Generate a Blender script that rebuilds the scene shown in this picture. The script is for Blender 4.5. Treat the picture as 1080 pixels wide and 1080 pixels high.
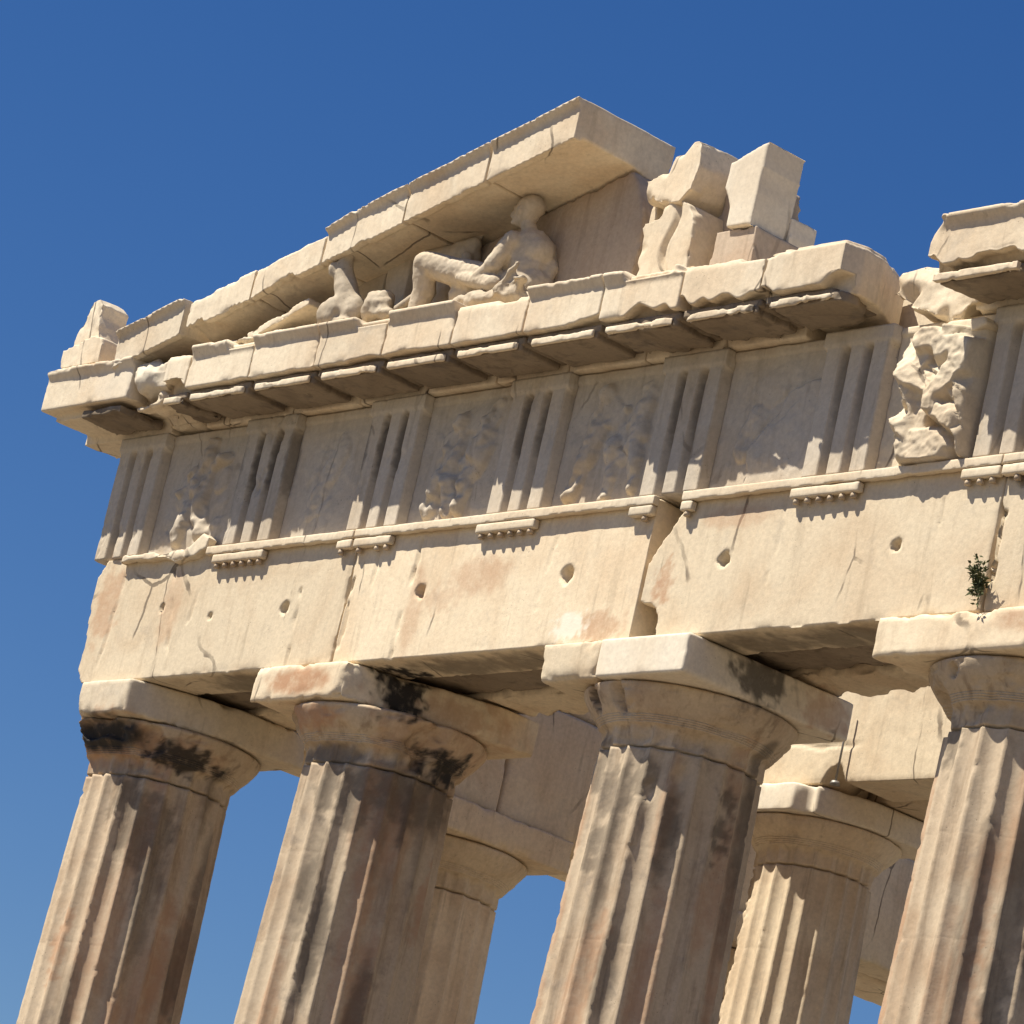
import bpy, bmesh, math, numpy as np
from mathutils import Matrix, Vector

# ------------------------------------------------------------------ clear
for o in list(bpy.data.objects): bpy.data.objects.remove(o)
scene = bpy.context.scene
C = scene.collection

# ------------------------------------------------------------------ camera
cam_d = bpy.data.cameras.new('camera'); cam = bpy.data.objects.new('camera', cam_d); C.objects.link(cam)
RX, RY, RZ = 1.84987611, -0.21575370, 0.85944532
def rot(a, ax): return Matrix.Rotation(a, 3, ax)
M3 = rot(RZ, 'Z') @ rot(RY, 'Y') @ rot(RX, 'X')
cam.matrix_world = Matrix.Translation((38.8701539, -24.3440174, 0.5562223)) @ M3.to_4x4()
cam_d.sensor_width = 36; cam_d.lens = 4803.0 / 1080 * 36
cam_d.clip_start = 0.5; cam_d.clip_end = 5000
scene.camera = cam

# ------------------------------------------------------------------ sky and sun
EL = math.radians(59.0); SX, SY = -0.530, -0.848
w = bpy.data.worlds.new("World"); scene.world = w; w.use_nodes = True
nt = w.node_tree; bg = nt.nodes['Background']
sky = nt.nodes.new('ShaderNodeTexSky'); sky.sky_type = 'NISHITA'; sky.sun_disc = False
sky.sun_elevation = EL; sky.sun_rotation = math.atan2(SX, SY)
sky.altitude = 150; sky.air_density = 1.0; sky.dust_density = 0.0; sky.ozone_density = 3.0
hs = nt.nodes.new('ShaderNodeHueSaturation'); hs.inputs['Saturation'].default_value = 1.33; hs.inputs['Hue'].default_value = 0.513
nt.links.new(sky.outputs[0], hs.inputs['Color']); nt.links.new(hs.outputs[0], bg.inputs[0]); bg.inputs[1].default_value = 0.053
sd = bpy.data.lights.new('sun', 'SUN'); sun = bpy.data.objects.new('sun', sd); C.objects.link(sun)
sd.energy = 5.0; sd.angle = math.radians(0.5); sd.color = (1.0, 0.93, 0.80)
sv = Vector((SX * math.cos(EL), SY * math.cos(EL), math.sin(EL)))
sun.rotation_euler = sv.to_track_quat('Z', 'Y').to_euler(); sun.location = (-20, -20, 40)
scene.view_settings.view_transform = 'Standard'; scene.view_settings.look = 'None'
scene.view_settings.gamma = 1; scene.view_settings.exposure = 0.67

# ------------------------------------------------------------------ noise
_r = np.random.RandomState(11)
PERM = np.concatenate([_r.permutation(256)] * 2)
GR = _r.normal(size=(256, 3)); GR /= np.linalg.norm(GR, axis=1)[:, None]
def pn(p):
    p = np.asarray(p, float); i = np.floor(p).astype(int); f = p - i
    u = f * f * f * (f * (f * 6 - 15) + 10); i &= 255
    out = np.zeros(len(p))
    for dx in (0, 1):
        wx = u[:, 0] if dx else 1 - u[:, 0]; a = PERM[(i[:, 0] + dx) & 255]
        for dy in (0, 1):
            wy = u[:, 1] if dy else 1 - u[:, 1]; b = PERM[(a + i[:, 1] + dy) & 255]
            for dz in (0, 1):
                wz = u[:, 2] if dz else 1 - u[:, 2]; h = PERM[(b + i[:, 2] + dz) & 255]
                g = GR[h]
                out += wx * wy * wz * (g[:, 0] * (f[:, 0] - dx) + g[:, 1] * (f[:, 1] - dy) + g[:, 2] * (f[:, 2] - dz))
    return out * 1.5
def fbm(p, o=4, gain=.5):
    p = np.asarray(p, float); s = np.zeros(len(p)); a = 1.0
    for k in range(o): s += a * pn(p * 2 ** k + 17.3 * k); a *= gain
    return s
def ss(a, b, x): t = np.clip((x - a) / (b - a), 0, 1); return t * t * (3 - 2 * t)

# ------------------------------------------------------------------ stains: patches of sooty crust, patina and fresh marble with a place of their own, plus painted groove shade
STAINS = []   # kind, centre, radii, strength
def stain(kind, c, r, s=1.0): STAINS.append((kind, np.array(c, float), np.array(r if hasattr(r, '__len__') else (r, r, r), float), s))

# ------------------------------------------------------------------ object helpers
WL = {}
def worldloc(o): return WL.get(o.name, Vector((0, 0, 0)))
def props(o, label=None, cat=None, group=None, kind=None):
    if label: o['label'] = label
    if cat: o['category'] = cat
    if group: o['group'] = group
    if kind: o['kind'] = kind
    return o
def thing(name, loc, label, cat, group=None):
    o = bpy.data.objects.new(name, None); C.objects.link(o); o.location = loc; o.empty_display_size = .2
    WL[o.name] = Vector(loc); return props(o, label, cat, group)
def link(name, me, mat, parent=None, loc=None, smooth=True):
    """me holds world coordinates; moved so the origin is at the parent (or at loc)"""
    base = worldloc(parent) if parent else Vector(loc if loc is not None else (0, 0, 0))
    n = len(me.vertices); co = np.empty(n * 3); me.vertices.foreach_get('co', co); co = co.reshape(-1, 3)
    if n and mat and STAINS: stain_attr(me, co)
    me.vertices.foreach_set('co', (co - np.array(base)).ravel())
    if smooth: me.polygons.foreach_set('use_smooth', np.ones(len(me.polygons), bool))
    me.update(); me.materials.clear(); me.name = name
    if mat: me.materials.append(mat)
    o = bpy.data.objects.new(name, me); C.objects.link(o)
    if parent: o.parent = parent
    else: o.location = base
    WL[o.name] = base
    return o
def stain_attr(me, co):
    lo = co.min(0); hi = co.max(0)
    for kind in ('soot_shade', 'rust', 'fresh'):
        v = np.zeros(len(co))
        for k, c, r, s in STAINS:
            if k != kind or (c + r * 1.6 < lo).any() or (c - r * 1.6 > hi).any(): continue
            d = np.linalg.norm((co - c) / r, axis=1)
            m = d < 1.7
            if not m.any(): continue
            nz = fbm(co[m] * (2.2 / max(.12, r.mean())) + 5.1, 4, .6)
            v[m] = np.maximum(v[m], s * ss(-.10, .42, 1 - d[m] + .55 * nz * (.4 if r.max() / r.min() > 4 else 1)))
        a = me.attributes.new(kind, 'FLOAT', 'POINT'); a.data.foreach_set('value', v)

def bm_prism(outline, axis, a0, a1):
    bm = bmesh.new()
    def pt(p, a):
        if axis == 'y': return (p[0], a, p[1])
        if axis == 'x': return (a, p[0], p[1])
        return (p[0], p[1], a)
    A = [bm.verts.new(pt(p, a0)) for p in outline]; B = [bm.verts.new(pt(p, a1)) for p in outline]
    bm.faces.new(A); bm.faces.new(B[::-1]); n = len(A)
    for i in range(n): bm.faces.new((A[i], B[i], B[(i + 1) % n], A[(i + 1) % n]))
    bmesh.ops.recalc_face_normals(bm, faces=bm.faces); bmesh.ops.triangulate(bm, faces=bm.faces)
    return bm
def box(x0, x1, y0, y1, z0, z1): return bm_prism([(x0, z0), (x1, z0), (x1, z1), (x0, z1)], 'y', y0, y1)
def join(*bms):
    a = bms[0]
    for b in bms[1:]:
        m = bpy.data.meshes.new('j'); b.to_mesh(m); a.from_mesh(m); bpy.data.meshes.remove(m); b.free()
    return a
def ball(c, r, rotm=None, sub=3):
    bm = bmesh.new(); bmesh.ops.create_icosphere(bm, subdivisions=sub, radius=1)
    r = r if hasattr(r, '__len__') else (r, r, r)
    m = Matrix.Translation(c) @ ((rotm or Matrix.Identity(3)).to_4x4()) @ Matrix.Diagonal((*r, 1))
    bmesh.ops.transform(bm, matrix=m, verts=bm.verts); return bm
def limb(p0, r0, p1, r1, n=9):
    out = []
    for k in range(n):
        t = k / (n - 1); out.append(ball(Vector(p0).lerp(Vector(p1), t), r0 + (r1 - r0) * t, sub=2))
    return join(*out)
def to_mesh(bm):
    me = bpy.data.meshes.new('m'); bm.to_mesh(me); bm.free(); return me
def voxel(bm, size):
    me = to_mesh(bm); o = bpy.data.objects.new('tmp', me); C.objects.link(o)
    m = o.modifiers.new('r', 'REMESH'); m.mode = 'VOXEL'; m.voxel_size = size; m.adaptivity = 0
    bpy.context.view_layer.update()
    dg = bpy.context.evaluated_depsgraph_get()
    me2 = bpy.data.meshes.new_from_object(o.evaluated_get(dg))
    bpy.data.objects.remove(o); bpy.data.meshes.remove(me); return me2
def arrays(me):
    n = len(me.vertices); co = np.empty(n * 3); me.vertices.foreach_get('co', co)
    no = np.empty(n * 3); me.vertices.foreach_get('normal', no)
    ed = np.empty(len(me.edges) * 2, int); me.edges.foreach_get('vertices', ed)
    return co.reshape(-1, 3), no.reshape(-1, 3), ed.reshape(-1, 2)
def nb_mean(v, ed):
    s = np.zeros_like(v); c = np.zeros(len(v))
    np.add.at(s, ed[:, 0], v[ed[:, 1]]); np.add.at(s, ed[:, 1], v[ed[:, 0]])
    np.add.at(c, ed.ravel(), 1); c = np.maximum(c, 1)
    return s / (c[:, None] if v.ndim > 1 else c)
def weather(me, amp=.006, freq=3., chip=.05, thr=.05, cf=3.0, spread=4, vox=.025, smooth=0, carve=None, fstep=.8, fdep=.0):
    """surface roughness plus chipped edges"""
    co, no, ed = arrays(me)
    for k in range(smooth): co = co * .5 + nb_mean(co, ed) * .5
    lap = nb_mean(co, ed) - co; e = np.clip(-(lap * no).sum(1) / vox * 4, 0, 1)
    e0 = e.copy()
    for k in range(spread): e = np.maximum(e, nb_mean(e, ed) * 1.0) * .5 + nb_mean(e, ed) * .5
    e = np.clip(e * 1.6, 0, 1)
    d = -amp * (fbm(co * freq, 4) * .6 + .4)
    if chip:
        chip = chip * .55
        cn = fbm(co * cf + 31.7, 4, .55) - thr
        d -= chip * e * np.clip(cn * 2.2, 0, 1)
    co = co + no * d[:, None]
    ei = np.nonzero(e0 > .35)[0]
    nf = int(len(ei) * vox / fstep) if len(ei) else 0
    if nf and fdep:
        rg = np.random.RandomState(int(abs(co[:, 0].sum() * 7 + co[:, 2].sum() * 13)) % 2**31)
        for k in rg.choice(ei, min(nf, 160)):
            n = no[k] + rg.normal(size=3) * .38; n /= np.linalg.norm(n)
            dep = min(rg.exponential(fdep), fdep * 3); p = co[k] - n * dep
            idx = np.nonzero(np.abs(co - co[k]).max(1) < .15 + dep * 4)[0]
            h = (co[idx] - p) @ n; h = np.where(h > 0, h, 0) * ss(.15 + dep * 4, .08 + dep * 3, np.linalg.norm(co[idx] - co[k], axis=1))
            co[idx] -= n * (h * .96)[:, None]
    if carve: co = carve(co, no)
    me.vertices.foreach_set('co', co.ravel()); me.update()
    return me
def block(name, bm, mat, parent=None, loc=None, vox=.03, **kw):
    me = voxel(bm, vox); weather(me, vox=vox, **kw); return link(name, me, mat, parent, loc)
def relief(x0, x1, z0, z1, y0, yb, fn, dx=.012, dz=.02):
    """slab whose front (towards -y) is pushed out by fn(X,Z) metres; sides and back closed"""
    nx = max(2, int((x1 - x0) / dx)); nz = max(2, int((z1 - z0) / dz))
    X, Z = np.meshgrid(np.linspace(x0, x1, nx), np.linspace(z0, z1, nz)); H = fn(X.ravel(), Z.ravel())
    V = np.stack([X.ravel(), y0 - H, Z.ravel()], 1)
    idx = np.arange(nx * nz).reshape(nz, nx)
    F = [(idx[j, i], idx[j, i + 1], idx[j + 1, i + 1], idx[j + 1, i]) for j in range(nz - 1) for i in range(nx - 1)]
    ring = list(idx[0, :]) + list(idx[1:, -1]) + list(idx[-1, -2::-1]) + list(idx[-2:0:-1, 0])
    nb = len(V); Vb = V[ring].copy(); Vb[:, 1] = yb; V = np.vstack([V, Vb]); m = len(ring)
    for k in range(m): F.append((ring[(k + 1) % m], ring[k], nb + k, nb + (k + 1) % m))
    F.append(tuple(nb + k for k in range(m - 1, -1, -1)))
    me = bpy.data.meshes.new('rel'); me.from_pydata(V.tolist(), [], [tuple(int(q) for q in f) for f in F]); me.update()
    return me
def jag(pts, step=.06, amp=.02, seed=0, closed=True):
    """roughen an outline"""
    out = []; n = len(pts)
    for i in range(n):
        a = np.array(pts[i], float); b = np.array(pts[(i + 1) % n], float); L = np.linalg.norm(b - a); k = max(1, int(L / step))
        nrm = np.array([-(b - a)[1], (b - a)[0]]) / max(L, 1e-6)
        for j in range(k):
            t = j / k; p = a + (b - a) * t
            if j: p = p + nrm * amp * pn(np.array([[p[0] * 9 + seed, p[1] * 9, seed * 1.7]]))[0]
            out.append(tuple(p))
    return out

# ------------------------------------------------------------------ materials
def marble(name, base=(.62, .52, .385), warm=(.55, .40, .26), grey=(.36, .32, .27), dirt=.5, streak=.5, scale=1.0, bump=.35, crack=1.0, rustc=(.43, .235, .13)):
    m = bpy.data.materials.new(name); m.use_nodes = True; t = m.node_tree; N = t.nodes; Lk = t.links.new
    bs = N['Principled BSDF']; bs.inputs['Roughness'].default_value = .82; bs.inputs['Specular IOR Level'].default_value = .25
    geo = N.new('ShaderNodeNewGeometry')
    def mapping(s):
        mp = N.new('ShaderNodeMapping'); mp.inputs['Scale'].default_value = s; Lk(geo.outputs['Position'], mp.inputs[0]); return mp.outputs[0]
    def noise(s, sc, det=6, rough=.6, dist=0):
        n = N.new('ShaderNodeTexNoise'); n.inputs['Scale'].default_value = sc; n.inputs['Detail'].default_value = det
        n.inputs['Roughness'].default_value = rough; n.inputs['Distortion'].default_value = dist; Lk(mapping(s), n.inputs['Vector']); return n.outputs[0]
    def ramp(v, a, b, lo=0., hi=1.):
        r = N.new('ShaderNodeMapRange'); r.inputs['From Min'].default_value = a; r.inputs['From Max'].default_value = b
        r.inputs['To Min'].default_value = lo; r.inputs['To Max'].default_value = hi; r.interpolation_type = 'SMOOTHSTEP'; Lk(v, r.inputs[0]); return r.outputs[0]
    def mix(f, a, b, mode='MIX'):
        x = N.new('ShaderNodeMix'); x.data_type = 'RGBA'; x.blend_type = mode
        if isinstance(f, (int, float)): x.inputs[0].default_value = f
        else: Lk(f, x.inputs[0])
        for k, v in ((6, a), (7, b)):
            if isinstance(v, tuple): x.inputs[k].default_value = (*v, 1)
            else: Lk(v, x.inputs[k])
        return x.outputs[2]
    def math_(op, a, b):
        x = N.new('ShaderNodeMath'); x.operation = op
        for k, v in ((0, a), (1, b)):
            if isinstance(v, (int, float)): x.inputs[k].default_value = v
            else: Lk(v, x.inputs[k])
        return x.outputs[0]
    big = noise((1, 1, 1), .9 * scale, 5, .6, .6)
    c = mix(ramp(big, .38, .68, 0, .75), base, warm)
    st = noise((5, 5, .55), 1.3 * scale, 7, .62, .4)
    c = mix(ramp(st, .50, .72, 0, .75 * streak), c, tuple(.62 * v for v in warm))
    g = noise((1, 1, 1.), 2.6 * scale, 8, .68, .3)
    c = mix(ramp(g, .53, .72, 0, .8 * dirt), c, grey)
    st2 = noise((9, 9, .8), 1.1 * scale, 5, .55)
    c = mix(ramp(st2, .60, .74, 0, .55 * streak), c, (.16, .125, .09))
    # fine mottling
    f = noise((1, 1, 1), 22, 5, .7)
    c = mix(1.0, c, ramp_col(N, Lk, f, .84, 1.08), 'MULTIPLY')
    vor = N.new('ShaderNodeTexVoronoi'); vor.inputs['Scale'].default_value = 26; Lk(mapping((1, 1, .8)), vor.inputs['Vector'])
    pit = math_('MULTIPLY', ramp(vor.outputs[0], .05, .16, 1, 0), ramp(noise((1, 1, 1), 1.7, 3), .52, .64))
    c = mix(math_('MULTIPLY', pit, .65), c, (.13, .10, .075))
    oi = N.new('ShaderNodeObjectInfo')
    c = mix(1.0, c, ramp_col(N, Lk, ramp(oi.outputs['Random'], 0, 1, .25, .7), .90, 1.05), 'MULTIPLY')
    wob = N.new('ShaderNodeTexNoise'); wob.inputs['Scale'].default_value = 1.6; wob.inputs['Detail'].default_value = 6; Lk(geo.outputs['Position'], wob.inputs['Vector'])
    wm = N.new('ShaderNodeMix'); wm.data_type = 'VECTOR'; wm.inputs[0].default_value = .14; Lk(mapping((1, 1, .45)), wm.inputs[4]); Lk(wob.outputs[1], wm.inputs[5])
    cv_ = N.new('ShaderNodeTexVoronoi'); cv_.feature = 'DISTANCE_TO_EDGE'; cv_.inputs['Scale'].default_value = 1.0; Lk(wm.outputs[1], cv_.inputs['Vector'])
    crk = math_('MULTIPLY', ramp(cv_.outputs[0], .004, .011, 1, 0), ramp(noise((1, 1, 1), 1.1, 3), .50, .60))
    crk = math_('MULTIPLY', crk, crack)
    c = mix(math_('MULTIPLY', crk, .75), c, (.10, .075, .055))
    def attr(n):
        a = N.new('ShaderNodeAttribute'); a.attribute_name = n; return a.outputs['Fac']
    hf = ramp(noise((1, 1, 1), 7, 6, .7), .3, .6, .45, 1)
    c = mix(math_('MULTIPLY', attr('rust'), hf), c, rustc)
    c = mix(math_('MULTIPLY', attr('fresh'), .85), c, (.80, .74, .62))
    c = mix(math_('MULTIPLY', attr('soot_shade'), ramp(noise((1, 1, 1), 9, 6, .7), .25, .5, .75, 1)), c, (.035, .030, .026))
    Lk(c, bs.inputs['Base Color'])
    b1 = noise((1, 1, 1), 14, 8, .7); b2 = noise((1, 1, 1), 55, 4, .6)
    h = math_('ADD', math_('MULTIPLY', b1, .7), math_('MULTIPLY', b2, .25)); h = math_('SUBTRACT', h, math_('ADD', math_('MULTIPLY', pit, .5), crk))
    bp = N.new('ShaderNodeBump'); bp.inputs['Strength'].default_value = bump; bp.inputs['Distance'].default_value = .012
    Lk(h, bp.inputs['Height']); Lk(bp.outputs[0], bs.inputs['Normal'])
    return m
def ramp_col(N, Lk, v, lo, hi):
    r = N.new('ShaderNodeMapRange'); r.inputs['From Min'].default_value = .25; r.inputs['From Max'].default_value = .7
    r.inputs['To Min'].default_value = lo; r.inputs['To Max'].default_value = hi; Lk(v, r.inputs[0])
    cb = N.new('ShaderNodeCombineColor'); 
    for k in range(3): Lk(r.outputs[0], cb.inputs[k])
    return cb.outputs[0]
M_arch = marble('weathered_marble', (.72, .605, .435), (.62, .475, .315), (.47, .405, .315), .5, .45)
M_col2 = marble('porch_column_marble', (.70, .575, .41), (.56, .42, .28), (.40, .34, .27), .6, .6, crack=0.0)
M_corn = marble('cornice_marble', (.70, .60, .45), (.62, .48, .325), (.42, .375, .31), .4, .35)
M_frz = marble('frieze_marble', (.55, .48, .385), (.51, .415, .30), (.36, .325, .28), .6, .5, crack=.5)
M_col = marble('column_marble', (.55, .44, .31), (.39, .27, .17), (.25, .205, .165), .7, .85, crack=0.0)
M_new = marble('restored_marble', (.74, .66, .53), (.69, .58, .435), (.58, .51, .42), .2, .15, bump=.15)
M_stat = marble('statue_marble', (.56, .475, .36), (.47, .375, .26), (.33, .29, .24), .6, .4, crack=0.0)
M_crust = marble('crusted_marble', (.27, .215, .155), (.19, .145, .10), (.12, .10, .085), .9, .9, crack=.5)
M_tymp = marble('tympanum_marble', (.50, .40, .30), (.45, .33, .23), (.38, .33, .28), .4, .5, crack=.5)
def simple(name, col, rough=.9, metal=0):
    m = bpy.data.materials.new(name); m.use_nodes = True; b = m.node_tree.nodes['Principled BSDF']
    n = m.node_tree.nodes.new('ShaderNodeTexNoise'); n.inputs['Scale'].default_value = 6; n.inputs['Detail'].default_value = 8
    r = m.node_tree.nodes.new('ShaderNodeValToRGB'); r.color_ramp.elements[0].position = .3; r.color_ramp.elements[1].position = .7
    r.color_ramp.elements[0].color = (*[.7 * c for c in col], 1); r.color_ramp.elements[1].color = (*[min(1, 1.2 * c) for c in col], 1)
    m.node_tree.links.new(n.outputs[0], r.inputs[0]); m.node_tree.links.new(r.outputs[0], b.inputs['Base Color'])
    b.inputs['Roughness'].default_value = rough; b.inputs['Metallic'].default_value = metal; return m
M_ground = simple('pale_rock_ground', (.17, .135, .095))
M_floor = simple('worn_floor_stone', (.20, .165, .12))
M_leaf = simple('dry_weed_leaf', (.075, .085, .03)); M_metal = simple('dull_metal', (.30, .28, .25), .55, .6)

ZA, ZT, ZF = 10.43, 11.78, 13.11        # architrave bottom, frieze bottom, frieze top
# ------------------------------------------------------------------ stains at their places
stain('soot_shade', (.95, -.05, 9.90), (.85, .5, .20)); stain('soot_shade', (1.62, .60, 9.80), (.3, .5, .16), .95); stain('soot_shade', (.1, .3, 9.8), (.25, .5, .3), .9); stain('rust', (1.0, .1, 9.84), (1.1, .8, .28), .55); stain('rust', (5.3, .9, 9.9), (.5, .8, .4), .4); stain('rust', (1.45, .2, 9.75), (.2, .3, .12), .6)
stain('soot_shade', (5.3, .42, 10.27), (.34, .30, .26)); stain('soot_shade', (5.4, 1.15, 9.68), (.3, .5, .22)); stain('soot_shade', (5.35, .7, 9.3), (.12, .3, .5), .7); stain('soot_shade', (5.2, .95, 9.35), (.15, .9, .4), .6)
stain('soot_shade', (4.6, .3, 9.62), (.5, .35, .12), .5)
stain('rust', (4.3, -.12, 10.25), (.55, .1, .16), .9); stain('rust', (4.3, .0, 9.93), (.75, .35, .14), .8); stain('rust', (5.4, 1.0, 10.2), (.5, .8, .2), .55)
stain('rust', (6.6, 0, 11.2), (.5, .12, .22), .5); stain('rust', (9.2, 0, 10.95), (.13, .2, .22), .75); stain('rust', (8.4, 0, 10.6), (.4, .15, .14), .6)
stain('rust', (6.1, 0, 11.0), (.3, .12, .16), .35); stain('rust', (13.9, 0, 10.3), (.5, .3, .12), .7); stain('rust', (5.7, 0, 10.9), (.14, .12, .5), .4)
stain('rust', (.55, 0, 11.3), (.22, .3, .5), .55); stain('rust', (1.7, 0, 11.2), (.18, .1, .5), .35); stain('rust', (10.0, 0, 11.5), (.5, .1, .12), .4)
stain('fresh', (8.05, 0, 10.62), (.25, .1, .15), 1); stain('fresh', (.9, -.6, 13.5), (.9, .2, .3), .4)
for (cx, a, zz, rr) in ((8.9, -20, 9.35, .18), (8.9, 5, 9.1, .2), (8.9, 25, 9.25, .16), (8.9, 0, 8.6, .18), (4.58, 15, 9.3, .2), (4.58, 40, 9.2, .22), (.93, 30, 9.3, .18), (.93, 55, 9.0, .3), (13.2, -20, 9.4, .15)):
    t = math.radians(a); stain('soot_shade', (cx + .75 * math.sin(t), .885 - .75 * math.cos(t), zz), (rr, rr, rr * 1.7), .5)
for cx, a in ((8.9, -47), (8.9, -30), (.93, -55), (.93, -70), (13.2, -62), (13.2, -45)):
    t = math.radians(a)
    for zz in (8.9, 8.0, 7.1): stain('rust', (cx + .79 * math.sin(t), .885 - .79 * math.cos(t), zz), (.10, .10, .55), .55)
rs = np.random.RandomState(4)
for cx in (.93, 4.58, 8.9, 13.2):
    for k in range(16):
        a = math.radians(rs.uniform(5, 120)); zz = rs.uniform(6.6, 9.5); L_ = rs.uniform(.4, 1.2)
        stain('soot_shade' if k % 3 == 0 else 'rust', (cx + .78 * math.sin(a), .885 - .78 * math.cos(a), zz), (.13, .13, L_), rs.uniform(.35, .65))
stain('soot_shade', (8.55, .05, 9.93), (.07, .12, .12), .8); stain('soot_shade', (8.95, -.05, 9.9), (.06, .12, .12), .9); stain('soot_shade', (9.86, .75, 10.27), (.2, .34, .24), .8); stain('rust', (9.86, 1.55, 10.25), (.2, .35, .2), .5)
for xx, st_ in ((2.61, .8), (2.89, .75), (2.36, .5), (3.14, .6), (4.63, .75), (4.91, .75), (4.38, .7), (6.75, .7), (7.03, .6), (8.89, .55), (9.17, .5), (10.98, .35), (11.26, .3)): stain('soot_shade', (xx, .05, 12.62), (.075, .16, .42), st_ * .8)  # black crust in second and third triglyph grooves; shade painted into the others

for xx, rr in ((2.9, .8), (6.2, .9), (7.2, .8), (10.4, .9), (11.5, .9), (3.3, .5)): stain('soot_shade', (xx, .32, 10.42), (rr, .34, .028), .62)
# ------------------------------------------------------------------ ground and platform
gm = bpy.data.meshes.new('ground'); S = 2500
gm.from_pydata([(-S, -S, -1.6), (S, -S, -1.6), (S, S, -1.6), (-S, S, -1.6)], [], [(0, 1, 2, 3)])
g = bpy.data.objects.new('ground', gm); C.objects.link(g); gm.materials.append(M_ground); g['kind'] = 'structure'
pt = thing('stepped_platform', (7, -1, -1.6), 'low three-stepped marble platform carrying the temple columns', 'platform')
for k in range(3):
    e = .25 + .7 * k
    me = to_mesh(box(-e, 31 + e, -e, 66, -.53 * (k + 1), -.53 * k - (.004 if k else 0))); link('step', me, M_floor, pt, smooth=False)
link('inner_step', to_mesh(box(3.6, 26, 5.0, 60, .0, .7)), M_floor, pt, smooth=False)

# ------------------------------------------------------------------ columns
def lathe(rows, x, y, nfl=20, seg=10, dmg=None, phase=.5):
    """rows: (z, radius, flute depth, angular offset)"""
    n = nfl * seg; th = np.arange(n) * 2 * np.pi / n
    rows = np.array(rows); nr = len(rows)
    T = np.repeat(th[None], nr, 0); Z = np.repeat(rows[:, 0][:, None], n, 1); R = np.repeat(rows[:, 1][:, None], n, 1)
    u = (T / (2 * np.pi) * nfl + phase) % 1.0; q = 2 * u - 1
    D = rows[:, 2][:, None]
    rr = R - D * (1 - q ** 2)
    ar = np.abs(q) ** 5
    A = T + rows[:, 3][:, None] - np.pi / 2
    P = np.stack([(x + rr * np.cos(A)).ravel(), (y + rr * np.sin(A)).ravel(), Z.ravel()], 1)
    # wear: chipped arrises, roughness
    f1 = fbm(P * np.array([2.5, 2.5, 1.6]), 4, .6); f2 = fbm(P * 9 + 40, 3)
    fl = (D > .005).astype(float).repeat(n, 1).ravel()
    f3 = fbm(P * np.array([7, 7, 4]) + 11, 3, .6)
    d = .0008 * np.clip(f2, -1, 1) + fl * ar.ravel() * (.002 + .05 * np.clip(f3 - .52, 0, .6) + .004 * np.clip(f2, 0, 1)) + .002 * np.clip(f1 - .35, 0, 1)
    if dmg: d = d + dmg(P, A.ravel(), ar.ravel())
    rad = np.stack([np.cos(A).ravel(), np.sin(A).ravel(), np.zeros(A.size)], 1)
    P = P - rad * d[:, None]
    V = P.tolist(); F = []
    idx = np.arange(nr * n).reshape(nr, n)
    a = idx[:-1, :]; b = np.roll(a, -1, 1); c = np.roll(idx[1:, :], -1, 1); e = idx[1:, :]
    F = np.stack([a.ravel(), b.ravel(), c.ravel(), e.ravel()], 1).tolist()
    F.append(idx[0, ::-1].tolist()); F.append(idx[-1].tolist())
    me = bpy.data.meshes.new('lathe'); me.from_pydata(V, [], F); me.update(); return me
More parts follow.
